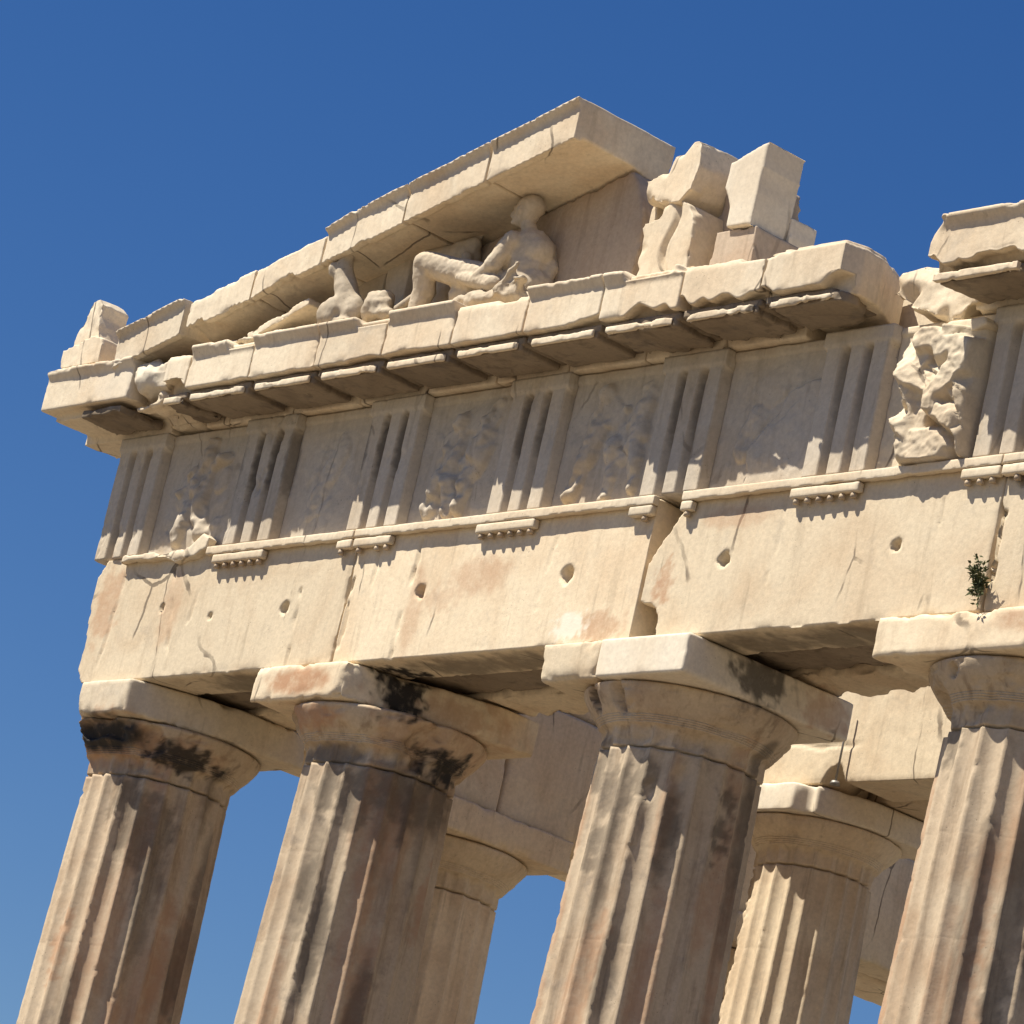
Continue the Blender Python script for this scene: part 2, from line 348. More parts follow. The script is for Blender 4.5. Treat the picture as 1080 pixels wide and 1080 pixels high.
def column(x, y, label, zb=0., ztop=ZA, rl=.952, ru=.74, ab=1.0, habx=.37, hech=.32, hneck=.21, zvis=5.6, dmg=None, edmg=None,
           plan=None, abmat=None, mat=None, group='fluted columns of the front row', lean=(0, .06), seed=0):
    mat = mat or M_col
    t = thing('fluted_column', (x, y, zb), label, 'column', group)
    z_ab = ztop - habx; z_ech = z_ab - hech; z_neck = z_ech - hneck; H = z_neck - zb
    def R(z): s = (z - zb) / H; return rl - (rl - ru) * s + .045 * s * (1 - s) * rl
    joints = [z_neck - .02 - .87 * k for k in range(1, 12) if z_neck - .87 * k > zb + .3]
    zs = [zb] + list(np.arange(zb + .4, max(zb + .41, zvis), .5)) + list(np.arange(zvis, z_neck - .012, .028)) + [z_neck - .012]
    zs = [z for z in zs if all(abs(z - j) > .022 for j in joints)]
    zs = sorted(set(zs + [j + d for j in joints if j > zvis for d in (-.014, -.006, .006, .014)]))
    rng = np.random.RandomState(seed + 3); offs = [(rng.uniform(-.0025, .0025), rng.uniform(-.001, .001)) for _ in range(20)]
    rows = []
    for z in zs:
        k = sum(1 for j in joints if z < j); dr = offs[k][1]; jt = any(abs(z - j) < .007 for j in joints)
        rows.append((z, R(z) - (.0006 if jt else 0) + dr, .056 * R(z) / .74 * (.98), offs[k][0]))
    sh = link('shaft', lathe(rows, x, y, dmg=dmg), mat, t)
    # capital below the slab: fluted neck, rings, swelling cushion
    prof = [(z_neck + .012, ru - .003, .046)] + [(z, ru, .046) for z in np.arange(z_neck + .03, z_ech - .06, .025)]
    prof += [(z_ech - .05, ru + .002, .04), (z_ech - .03, ru + .006, .02), (z_ech - .02, ru + .01, 0)]
    for k in range(4): zz = z_ech - .01 + k * .018; prof += [(zz, ru + .026 + .012 * k, 0), (zz + .004, ru + .033 + .012 * k, 0), (zz + .012, ru + .034 + .012 * k, 0), (zz + .015, ru + .030 + .012 * k, 0)]
    z0 = prof[-1][0] + .004; r0 = prof[-1][1] + .01; rmx = ab * .965
    for s in np.linspace(0, 1, 22):
        if s < .88: rr = r0 + (rmx - r0) * (1.0 - (1 - s / .88) ** 1.45)
        else: rr = rmx - .05 * ((s - .88) / .12) ** 2
        prof.append((z0 + (z_ab - .001 - z0) * s, rr, 0))
    ero = lambda P, A, ar: .06 * np.clip(fbm(P * np.array([2.6, 2.6, 4]) + 5 * seed, 4, .6) - .28, 0, .8) + .006 * fbm(P * 6 + seed, 3)
    link('echinus', lathe([(*p, 0) for p in prof], x, y, dmg=both(edmg, ero) if edmg else ero), mat, t)
    plans = plan or [[(-ab, -ab), (ab, -ab), (ab, ab), (-ab, ab)]]
    for i, pl in enumerate(plans):
        m2 = (abmat[i] if abmat else mat)
        block('abacus', bm_prism([(x + p[0], y + p[1]) for p in pl], 'z', z_ab, ztop - .003), m2, t, vox=.03,
              chip=(.03 if m2 is M_new else .09), thr=(.25 if m2 is M_new else .08), amp=(.002 if m2 is M_new else .008))
    if lean != (0, 0):   # inward batter of the outer row
        for ch in t.children:
            if ch.name.startswith('shaft'):
                co, _, _ = arrays(ch.data); co[:, 1] -= lean[1] * (1 - co[:, 2] / H) * 1.0; ch.data.vertices.foreach_set('co', co.ravel()); ch.data.update()
    return t
def bites(lst):
    """chips: (centre, radius, depth)"""
    def f(P, A, ar):
        d = np.zeros(len(P))
        for c, r, dep in lst:
            q = np.linalg.norm((P - np.array(c)) / (np.array(r) if hasattr(r, '__len__') else r), axis=1)
            d = np.maximum(d, dep * ss(1.05, .55, q + .35 * fbm(P * 5, 3)))
        return d
    return f
def on(cx, a, z, r=.75): t = math.radians(a); return (cx + r * math.sin(t), .885 - r * math.cos(t), z)
def worn(cx, a0, w, amt):
    def f(P, A, ar):
        a = (np.degrees(A + np.pi / 2) - a0 + 180) % 360 - 180
        return amt * ss(w, w * .4, np.abs(a)) * (.35 + 1.1 * np.clip(fbm(P * np.array([6, 6, 5]), 4, .65), -.3, 1)) * (.5 + ar)
    return f
def both(*fs): return lambda P, A, ar: sum(f(P, A, ar) for f in fs)
# angle 0 = straight out of the facade (-y), positive towards +x
column(.93, .885, 'corner column at the left end, black crust under its capital', plan=[[(-.30, -1.0), (.55, -1.0), (.72, -.62), (.96, -.1), (1.0, 1.0), (-.9, 1.0), (-.88, -.3)]],
       dmg=worn(.93, -48, 22, .035),
       edmg=bites([(on(.93, -50, 9.95, .95), (.5, .5, .25), .28), (on(.93, 5, 9.95, .95), (.5, .3, .14), .12), (on(.93, 45, 9.85, .95), (.2, .2, .25), .12), (on(.93, 10, 9.62), .4, .05)]), abmat=[M_corn], seed=1)
column(4.58, .885, 'second column from the corner, broken capital slab with reddish patina',
       plan=[[(-1.0, -1.0), (.42, -1.0), (.62, -.5), (.85, .05), (1.0, .55), (1.0, 1.0), (-1.0, 1.0)]],
       dmg=None,
       edmg=bites([(on(4.58, -35, 9.9, .95), (.16, .3, .22), .14), (on(4.58, 78, 9.8, .9), (.2, .22, .3), .14), (on(4.58, 15, 9.62), .35, .05)]), abmat=[M_arch], seed=2)
column(8.90, .885, 'third column, two-piece capital slab mended with clean new marble',
       plan=[[(-1.02, -.99), (-.21, -1.0), (-.21, 1.0), (-1.0, 1.0)], [(-.2, -1.01), (.96, -1.01), (.98, 1.0), (-.2, 1.0)]],
       dmg=both(worn(8.9, -52, 9, .014), bites([(on(8.9, 30, 9.15), (.04, .2, .12), .03), (on(8.9, 48, 9.3), (.04, .2, .14), .03)])),
       edmg=bites([(on(8.9, -20, 9.93, .92), (.085, .3, .13), .12), (on(8.9, 3, 9.9, .92), (.075, .3, .14), .13), (on(8.9, -55, 9.7, .8), (.12, .25, .14), .10), (on(8.9, -60, 9.95, .95), (.12, .3, .2), .12), (on(8.9, 48, 9.62, .8), (.14, .3, .1), .05)]),
       abmat=[M_arch, M_new], seed=3)
column(13.2, .885, 'right column at the picture edge, grey notch under its capital', plan=[[(-1.06, -1.0), (1.0, -1.0), (1.0, 1.0), (-1.0, 1.0)]],
       dmg=None,
       edmg=bites([(on(13.2, -40, 9.7, .85), (.14, .3, .2), .14), (on(13.2, -10, 9.95, .95), (.05, .3, .06), .1), (on(13.2, -30, 9.75, .85), (.1, .3, .2), .08)]), abmat=[M_arch], seed=4, zvis=5.2)
for k, (yy, lb) in enumerate(((4.565, 'shaded side column seen between the second and third front columns'), (8.855, 'farther side column, only its capital slab showing low behind the lit inner column'))):
    column(.93, yy, lb, group='columns of the shaded side row', lean=(0, 0), seed=7 + k, zvis=6.5, mat=M_col2)
column(5.0, 6.2, 'smaller inner column in sun between the third and right front columns', zb=.7, ztop=10.94, rl=.825, ru=.615, ab=.87, habx=.30, hech=.27, hneck=.2,
       plan=[[(-.87, -.87), (.42, -.87), (.52, -.7), (.62, -.72), (.80, -.35), (.87, -.1), (.87, .87), (-.87, .87)]], abmat=[M_new], group='inner porch columns', lean=(0, 0), zvis=6.8,
       dmg=both(worn(5.0, -45, 30, .03), bites([(on(5, -30, 8.6), (.8, 5, .04), .04)])), edmg=None, mat=M_col2, seed=9)

# ------------------------------------------------------------------ front beam (architrave)
TRI = [.52, 2.75, 4.77, 6.89, 9.03, 11.12, 13.16]; HW = .42
def crack_holes(holes, cracks):
    def f(co, no):
        fr = (no[:, 1] < -.5) & (co[:, 1] < .2)
        for hx, hz, r in holes:
            q = np.hypot(co[:, 0] - hx, co[:, 2] - hz) * (1 + .4 * pn(co * 16)); co[:, 1] += np.where(fr, .2 * ss(r * 1.15, r * .65, q), 0)
        for x0, z0, x1, z1, wd, dp in cracks:
            t = np.clip((co[:, 2] - z0) / (z1 - z0), 0, 1); xx = x0 + (x1 - x0) * t + .035 * pn(np.stack([co[:, 2] * 6, 0 * t + x0, 0 * t], 1))
            inside = (co[:, 2] > min(z0, z1)) & (co[:, 2] < max(z0, z1))
            co[:, 1] += np.where(fr & inside, dp * 1.3 * ss(-.2, .3, pn(np.stack([co[:, 2] * 3.3, 0 * t + x0 * 7, 0 * t], 1)) + .15) * ss(wd * .8, wd * .2, np.abs(co[:, 0] - xx)), 0)
        return co
    return f
def cone(x, y, z0, z1, r0, r1, n=10):
    bm = bmesh.new(); bmesh.ops.create_cone(bm, cap_ends=True, segments=n, radius1=r0, radius2=r1, depth=z1 - z0)
    bmesh.ops.translate(bm, vec=(x, y, (z0 + z1) / 2), verts=bm.verts); return bm
ZR = ZT - .10
spans = [
 (4.605, [(.42, 10.45), (1.2, ZA), (4.6, ZA), (4.6, ZT - .003), (.36, ZT - .003), (.30, 11.68), (.25, 11.6), (.24, 11.3), (.31, 10.9), (.28, 10.6)],
  [(3.65, 11.07, .055), (1.55, 11.2, .03), (2.42, 11.05, .03)], [(3.84, 11.25, 3.9, ZA, .03, .03), (2.2, 11.6, 2.05, 11.0, .03, .02), (1.6, 11.6, 1.9, 10.5, .035, .02), (.75, 11.6, .62, 10.6, .03, .015)],
  (2.2, 4.6), (1, 2), 'corner beam block with its left edge broken, over the first two columns'),
 (4.61, [(4.61, ZA), (8.905, ZA), (8.905, ZT - .01), (4.61, ZT - .003)],
  [(5.74, 11.1, .06), (7.85, 11.12, .075)], [(4.66, 11.3, 4.66, 10.6, .03, .05), (5.6, 11.62, 5.5, 10.45, .035, .03), (4.95, 11.6, 5.0, 10.9, .025, .02), (7.6, 11.5, 7.5, 10.8, .02, .012)],
  (4.62, 8.93), (3, 4), 'beam block with rust patch and two round holes, second from corner'),
 (8.94, [(9.24, ZA), (13.19, ZA), (13.19, ZT - .003), (9.36, ZT - .01), (9.28, 11.62), (9.05, 11.32), (8.935, 11.15), (8.935, 10.78), (9.1, 10.76), (9.2, 10.66)],
  [(9.93, 11.12, .065), (12.05, 11.09, .05)], [(10.6, 11.6, 10.55, 10.6, .02, .01), (12.5, 11.3, 12.52, 10.5, .02, .01)],
  (9.30, 13.19), (5,), 'beam block with clipped upper corner beside the dark gap'),
 (13.2, [(13.2, ZA), (16.6, ZA), (16.6, ZT - .003), (13.2, ZT - .003)], [], [(13.22, 11.3, 13.22, 10.7, .06, .1)], (13.2, 16.6), (6,), 'beam block at the right picture edge, weed growing at its end'),
]
spz = []
for si, (xo, outl, holes, cracks, (tx0, tx1), tris, label) in enumerate(spans):
    t = thing('beam_block', (xo, .885, ZA), label, 'stone beam', 'front beam blocks over the columns')
    block('facing_slab', bm_prism(jag(outl, .09, .012, si), 'y', 0, .57), M_arch, t, vox=.025, amp=.007, freq=1.3, chip=.05, thr=.1, carve=crack_holes(holes, cracks))
    x0 = outl[0][0] if si else .35; x1 = outl[1][0] if si != 0 else 4.6
    if si == 2: x0, x1 = 8.94, 13.19
    if si in (1,): x0, x1 = 4.61, 8.905
    if si == 3: x0, x1 = 13.2, 16.6
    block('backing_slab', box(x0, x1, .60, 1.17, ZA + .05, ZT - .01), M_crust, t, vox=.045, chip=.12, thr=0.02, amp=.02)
    block('backing_slab', bm_prism(jag([(x0, ZA), (x1, ZA), (x1, ZT - .01), (x0, ZT - .01)], .1, .05, si + 9), 'y', 1.2, 1.77), M_arch, t, vox=.045, chip=.14, thr=-.05, amp=.03)
    # flat band along the top with small pegged plates
    band = jag([(tx0, ZR), (tx1, ZR), (tx1, ZT - .012), (tx0, ZT - .012)], .09, .008, si)
    bd = block('band', bm_prism([(a, b) for a, b in band], 'y', -.085, -.004), M_corn, t, vox=.016, chip=.012, thr=.2, amp=.002)
    for k in range(7):
        xa = max(TRI[k] - HW, tx0 + .004); xb = min(TRI[k] + HW, tx1 - .006)
        if xb - xa < .1 or k == 0: continue
        rg = block('peg_plate', box(xa, xb, -.084, -.004, ZR - .098, ZR - .002), M_corn, t, vox=.018, chip=.012, thr=.15, amp=.002, fdep=0)
        for q in range(6):
            xq = TRI[k] - HW + 2 * HW * (q + .5) / 6
            if not xa + .04 < xq < xb - .04 or (k == 4 and q in (0,)) or (k == 2 and q == 3): continue
            link('peg', to_mesh(cone(xq, -.044, ZR - .098 - .045, ZR - .0995, .032, .026)), M_col, rg)
rb = block('rubble_lump', bm_prism(jag([(.70, 11.70), (1.5, 11.69), (1.68, 11.63), (1.95, 11.67), (2.20, 11.74), (2.22, 11.86), (2.10, 11.92), (1.92, 11.79), (1.45, 11.765), (.72, 11.775)], .07, .03, 4), 'y', -.10, .03), M_corn, None, (1.6, 0, 11.78 - .1), vox=.018, chip=.06, thr=-.05, amp=.012, freq=4)
props(rb, 'broken stone lump on the beam edge under the second grooved slab', 'stone lump')

# ------------------------------------------------------------------ frieze
def chamfer(a, b, x): return np.clip((x - a) / (b - a), 0, 1)
def tri_fn(xc, dam):
    def f(X, Z):
        u = (X - (xc - HW)) / (2 * HW)
        g = np.zeros_like(u)
        for c in (.335, .665): g = np.maximum(g, np.clip(1 - np.abs(u - c) / .075, 0, 1))
        g = np.maximum(g, np.maximum(np.clip(1 - u / .052, 0, 1), np.clip(1 - (1 - u) / .052, 0, 1)))
        top = ss(ZF - .15, ZF - .19, Z)
        P = np.stack([X, 0 * X + xc, Z], 1)
        er = fbm(P * np.array([4, 4, 2.2]) + 7, 4, .6)
        band = .012 * ss(ZF - .14, ZF - .125, Z)
        h = -(.12 + .09 * ss(ZF - .34, ZF - .20, Z)) * g * top + band - .003 * np.clip(er, -.5, 1) - dam * np.clip(er - .3, 0, 1) * .12
        return h
    return f
tl = ['corner triglyph at the left end of the frieze', 'dark-grooved triglyph second from the corner, chipped along its right side',
      'sooty-streaked triglyph above the second column', 'triglyph with two clear dark slots, fourth from the corner',
      'triglyph above the third column and the dark gap in the beam', 'pale triglyph with two small slot heads under the broken cornice end',
      'triglyph at the right edge beside the sunlit carved panel']
for i, xc in enumerate(TRI):
    d = [.25, .4, .2, .1, .12, .05, .05][i]
    me = relief(xc - HW + (.02 if i == 0 else 0), xc + HW, ZT + .004, ZF, -.03, .42, tri_fn(xc, d), .009, .02)
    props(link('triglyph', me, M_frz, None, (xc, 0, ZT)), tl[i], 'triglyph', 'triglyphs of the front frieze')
ml = ['worn carved panel beside the corner triglyph, dark outline of a figure', 'smooth worn panel between the second and third triglyphs',
      'worn panel with a lumpy rubbed-off figure, left of the slotted triglyph', 'panel with dark curved hollows left of the beam gap',
      'panel with a pale mended lower corner under the broken cornice', 'deep carved panel half in bright sun under the rubble gap']
edges = [(TRI[i] + HW + .004, TRI[i + 1] - HW - .004) for i in range(6)]
FIG = {0: [(.48, .42, .52, .72, .13), (.52, .80, .55, .86, .07), (.48, .42, .36, .12, .075), (.54, .40, .66, .12, .075), (.42, .68, .28, .50, .045), (.60, .66, .76, .74, .045)],
 1: [(.5, .5, .62, .7, .12), (.4, .3, .5, .45, .1)],
 2: [(.34, .35, .40, .62, .12), (.42, .72, .44, .78, .07), (.34, .32, .24, .10, .07), (.42, .34, .48, .10, .07), (.62, .42, .74, .60, .15), (.76, .60, .80, .82, .08), (.62, .36, .60, .10, .06)],
 3: [(.30, .38, .36, .66, .12), (.36, .78, .38, .84, .07), (.30, .34, .20, .10, .07), (.62, .40, .80, .52, .14), (.80, .52, .84, .80, .09), (.62, .36, .56, .08, .06), (.80, .4, .84, .10, .06), (.45, .62, .62, .70, .04)],
 4: [(.3, .3, .36, .5, .10)]}
def met_fn(i, xa, xb):
    amp = [.11, .04, .11, .09, .05, .0][i]
    def f(X, Z):
        P = np.stack([X, 0 * X + 3.1 * i, Z], 1); u = (X - xa) / (xb - xa); v = (Z - ZT) / (ZF - ZT)
        m = ss(.08, .35, u) * ss(.96, .7, u) * ss(.02, .2, v) * ss(.95, .75, v)
        q = fbm(P * 2.4 + 3, 3, .45); lump = ss(-.05, .16, q) * .75 + np.clip(q, 0, .6) * .6
        h = amp * .35 * m * lump + .010 * fbm(P * 5, 4) + .018 * ss(.93, .945, v)
        wu = u + .035 * fbm(P * 3.5 + 3, 3); wv = v + .035 * fbm(P * 3.5 + 13, 3)
        for (ax, az, bx, bz, rr) in FIG.get(i, ()):
            dx_, dz_ = bx - ax, bz - az; tt = np.clip(((wu - ax) * dx_ + (wv - az) * dz_) / (dx_ * dx_ + dz_ * dz_), 0, 1)
            q = np.hypot(wu - ax - tt * dx_, wv - az - tt * dz_) / rr
            h = np.maximum(h, amp * np.sqrt(np.clip(1 - q * q, 0, 1)) * np.clip(.75 + .9 * fbm(P * 4, 3), .15, 1.1))
        if i == 4:
            s = u * .9 + .1 * fbm(P * 4, 3); h = h + .05 * ss(.02, .0, (v - .08 - .62 * ss(.15, .75, s))) * ss(.3, .36, s)
        if i == 5:
            m = ss(.20, .27, u + .10 * fbm(P * np.array([1, 1, 2.6]), 3)) * ss(1.0, .97, u) * ss(.90, .86, v)
            rg = np.random.RandomState(23); best = np.full(len(X), .07)
            wx = X + .03 * fbm(P * 5, 3); wz = Z + .03 * fbm(P * 5 + 9, 3)
            for k in range(16):
                cx, cz = rg.uniform(xa + .28, xb - .02), rg.uniform(ZT + .02, ZF - .16); an = rg.normal(-.75, .5); ca, sa = math.cos(an), math.sin(an)
                d1 = (wx - cx) * ca + (wz - cz) * sa; d2 = -(wx - cx) * sa + (wz - cz) * ca
                hk = rg.uniform(.20, .38) - rg.uniform(.15, .45) * np.abs(d1) - np.where(d2 > 0, rg.uniform(.5, 1.0), rg.uniform(1.4, 2.6)) * np.abs(d2)
                best = np.maximum(best, hk)
            for (ax, az, bx, bz, rr, am) in ((.50, .80, .88, .66, .15, .34), (.46, .76, .38, .46, .11, .27), (.90, .62, .66, .40, .11, .33), (.64, .40, .90, .24, .10, .30), (.40, .46, .66, .40, .07, .22), (.42, .14, .74, .06, .17, .24), (.55, .2, .5, .4, .06, .2)):
                dx_, dz_ = bx - ax, bz - az; wu = u + .06 * fbm(P * 3.5 + 3, 3); wv = v + .06 * fbm(P * 3.5 + 13, 3)
                tt = np.clip(((wu - ax) * dx_ + (wv - az) * dz_) / (dx_ * dx_ + dz_ * dz_), 0, 1)
                q = np.hypot(wu - ax - tt * dx_, wv - az - tt * dz_) / rr; best = np.maximum(best, .95 * am * np.clip(1.15 * np.clip(1 - q ** 2.2, 0, 1) ** .5, 0, 1))
            h = h + m * np.clip(best + .016 * fbm(P * 8, 4, .6), .02, .38)
        return h
    return f
for i, (xa, xb) in enumerate(edges):
    me = relief(xa, xb, ZT + .004, ZF - .01, .07, .40, met_fn(i, xa, xb), .014, .014)
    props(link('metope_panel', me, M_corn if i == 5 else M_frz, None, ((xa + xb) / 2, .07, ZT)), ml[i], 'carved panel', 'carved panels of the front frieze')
fb = thing('frieze_backing', (6, 1, ZT), 'plain backing wall directly behind the triglyphs and carved panels', 'wall')
link('backing_block', to_mesh(box(.15, 16.6, .45, 1.7, ZT + .004, ZF)), M_corn, fb, smooth=False)
link('wall_course', to_mesh(box(.12, 12.4, .5, 1.3, ZF + .006, 13.66)), M_corn, fb, smooth=False)
# corner slab, flank side of the frieze
props(block('side_frieze', box(.13, .44, .46, 16, ZT + .006, ZF), M_frz, None, (.3, 8, ZT), vox=.08, chip=.05), 'frieze along the shaded side of the temple behind the corner', 'frieze')

# ------------------------------------------------------------------ horizontal cornice
def corona_section(crown=True, drop=0.0):
    p = [(.40, 13.115), (-.02, 13.115), (-.03, 13.25), (-.50, 13.275), (-.57, 13.275), (-.58, 13.265), (-.65, 13.265), (-.65, 13.595 - drop)]
    p += [(-.72, 13.685), (-.70, 13.71)] if crown else [(-.635, 13.65 - drop)]
    return p + [(.40, 13.705 - drop * .5)]
M_RANGE = []
seams = [.97, 1.55, 1.96, 3.03, 4.09, 5.15, 6.19, 7.24, 8.30, 9.37, 10.42, 11.42]
cl = {0: 'corner cornice block with the lion stub above it', 1: 'shattered cornice block with hanging fragments, second from the corner', 2: 'short cornice block with ragged underside left of the leaning stone slab',
      3: 'cornice block carrying the leaning broken slab', 4: 'cornice block under the upright horse fragment', 5: 'cornice block under the pale round lump',
      6: 'cornice block under the raised knee of the reclining statue', 7: 'cornice block under the hips of the reclining statue', 8: 'cornice block right of the statue in front of the plain back wall',
      9: 'cornice block under the two stacked broken stones', 10: 'cornice block below the tall wedge stone', 11: 'rounded broken end block of the cornice beside the sky gap'}
def carve_noise(fn): return fn
xs = [-.62] + seams
for i in range(12):
    xa, xb = xs[i] + .006, xs[i + 1] - .006
    t = thing('cornice_block', ((xa + xb) / 2, 0, ZF), cl[i], 'cornice block', 'blocks of the level cornice')
    if i == 0:
        sec = corona_section(True); bm = bm_prism(sec, 'x', xa, xb)
        bm = join(bm, box(-.62, .0, -.6, 2.2, 13.265, 13.70), box(-.50, .1, -.5, 2.2, 13.19, 13.30))
        block('corona', bm, M_corn, t, vox=.02, chip=.05, thr=.12, amp=.006)
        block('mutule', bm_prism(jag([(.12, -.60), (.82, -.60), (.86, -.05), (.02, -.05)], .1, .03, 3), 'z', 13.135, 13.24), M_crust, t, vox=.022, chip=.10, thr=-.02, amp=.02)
        continue
    if i == 1:
        sec = [(.40, 13.115), (-.10, 13.115), (-.14, 13.2), (-.40, 13.25), (-.52, 13.32), (-.60, 13.36), (-.64, 13.5), (-.63, 13.62), (-.5, 13.69), (.4, 13.70)]
        bm = bm_prism(sec, 'x', xa, xb)
        block('corona', join(bm, ball((1.15, -.5, 13.5), (.26, .19, .24))), M_corn, t, vox=.022, chip=.14, thr=-.1, amp=.05, freq=4)
        block('fragment', join(ball((1.42, -.45, 13.28), (.12, .13, .12)), ball((1.3, -.36, 13.2), (.2, .2, .07)), ball((1.05, -.42, 13.2), (.16, .1, .06))), M_corn, t, vox=.02, chip=.08, amp=.05, freq=6)
        continue
    crown = i in (4, 5, 6, 3, 9, 8)
    bm = bm_prism(corona_section(crown, .02 * (i % 3 == 0)), 'x', xa, xb)
    if i == 11:   # rounded broken end
        bm.free(); out = [(xa, -.65), (11.40, -.65), (11.47, -.45), (11.44, -.2), (11.28, .1), (11.12, .38), (xa, .40)]
        bm = join(bm_prism(out, 'z', 13.265, 13.64), bm_prism([(a, max(b, -.5)) for a, b in out], 'z', 13.215, 13.27), bm_prism([(a - .06, b + .06) for a, b in out], 'z', 13.63, 13.69))
    def cv(co, no, xa=xa, xb=xb, i=i):      # ragged lower lip and crown, each block its own
        P = co * np.array([2.2, 1, 1]) + 3.7 * i
        lip = (co[:, 1] < -.5)
        up = np.clip(fbm(np.stack([co[:, 0] * 1.9, 0 * co[:, 0] + i * 5.3, 0 * co[:, 0]], 1), 3, .45) + .05, 0, 1)
        w_ = lip * ss(13.40, 13.27, co[:, 2]); co[:, 2] += w_ * up * {2: .26, 9: .2, 10: .22, 8: .14, 11: .2}.get(i, .035)
        up2 = np.clip(fbm(np.stack([co[:, 0] * 1.5, 0 * co[:, 0] + i * 2.3 + 50, 0 * co[:, 0]], 1), 2, .4) - .0, 0, 1)
        w2 = (co[:, 1] < -.55) * ss(13.60, 13.66, co[:, 2]); co[:, 1] += w2 * ss(.05, .10, up2) * .09; co[:, 2] -= w2 * ss(.05, .12, up2) * .035
        return co
    block('corona', bm, M_corn, t, vox=.019, chip=.045, thr=.14, amp=.005, carve=cv)
    dam = {2: .12, 9: .10, 10: .08, 11: .06}.get(i, .022)
    ma, mb = xa + (.10 if i != 2 else .02), xb - (.05 if i != 11 else .02)
    front = -.625
    out = jag([(ma, front), (mb, front), (mb - .01, -.06), (ma + .01, -.06)], .07, dam * .8, i)
    if i == 11: out = jag([(ma, front + .02), (11.38, front), (11.43, -.40), (11.2, -.06), (ma, -.06)], .09, .05, 5)
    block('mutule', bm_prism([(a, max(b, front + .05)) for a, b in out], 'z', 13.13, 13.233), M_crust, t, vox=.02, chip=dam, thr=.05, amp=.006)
    lipx = 11.36 if i == 11 else mb
    block('mutule_lip', bm_prism(jag([(ma + .02 * (i % 3), front), (lipx - .04 * ((i * 7) % 4), front), (lipx - .02, front + .048), (ma, front + .048)], .07, .014, i + 40), 'z', 13.135, 13.205), M_corn, t, vox=.014, chip=.02 + dam * .5, thr=.08, amp=.002, cf=3.5)
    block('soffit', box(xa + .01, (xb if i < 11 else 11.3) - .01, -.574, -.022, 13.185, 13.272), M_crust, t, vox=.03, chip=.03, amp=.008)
# right cornice past the gap
for j, (xa, xb, lb) in enumerate(((12.44, 13.62, 'cornice block right of the sky gap with a ragged underside'), (13.63, 16.6, 'cornice run at the far right picture edge'))):
    t = thing('cornice_block', ((xa + xb) / 2, 0, ZF), lb, 'cornice block', 'blocks of the level cornice')
    sec = corona_section(True); bm = bm_prism(sec, 'x', xa, xb)
    def cv2(co, no, j=j):
        up = np.clip(fbm(np.stack([co[:, 0] * 2.6, 0 * co[:, 0] + 9.1 + j, 0 * co[:, 0]], 1), 4) + .1, 0, 1)
        co[:, 2] += (co[:, 1] < -.5) * ss(13.40, 13.27, co[:, 2]) * up * .12
        if j == 0: co[:, 0] += ss(13.55, 13.7, co[:, 2]) * ss(12.7, 12.44, co[:, 0]) * .14
        return co
    block('corona', bm, M_corn, t, vox=.025, chip=.07, thr=.08, amp=.008, carve=cv2)
    block('mutule_lip', bm_prism(jag([(xa + .1, -.63), (xb - .12, -.63), (xb - .12, -.575), (xa + .1, -.575)], .08, .01, 27 + j), 'z', 13.13, 13.21), M_corn, t, vox=.015, chip=.06, thr=.0, amp=.004)
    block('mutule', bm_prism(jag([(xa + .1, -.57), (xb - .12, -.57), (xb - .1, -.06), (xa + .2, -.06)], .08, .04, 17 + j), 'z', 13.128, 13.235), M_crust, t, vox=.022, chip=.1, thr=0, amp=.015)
# rubble core in the gap
rc = block('rubble_core', bm_prism(jag([(11.50, 13.36), (11.52, 13.56), (11.78, 13.62), (11.98, 13.58), (12.2, 13.62), (12.66, 13.50), (12.70, 13.06), (12.25, 13.02), (11.9, 13.14), (11.62, 13.22)], .1, .06, 2), 'y', -.10, .95), M_corn, None, (12.1, .4, ZF), vox=.02, amp=.05, freq=2.6, chip=.10, thr=-.1, fdep=.022, fstep=.2)
props(rc, 'jagged sunlit rubble mass filling the cornice gap above the carved panel', 'rubble')
sl = block('ledge_slab', bm_prism([(12.08, 12.90), (12.30, 13.005), (12.72, 13.005), (12.76, 12.93), (12.6, 12.88)], 'y', -.14, .3), M_corn, None, (12.4, 0, 12.88), vox=.018, amp=.01, chip=.05, thr=.05)
props(sl, 'thin slanted ledge stone topping the sunlit carved panel', 'ledge stone')

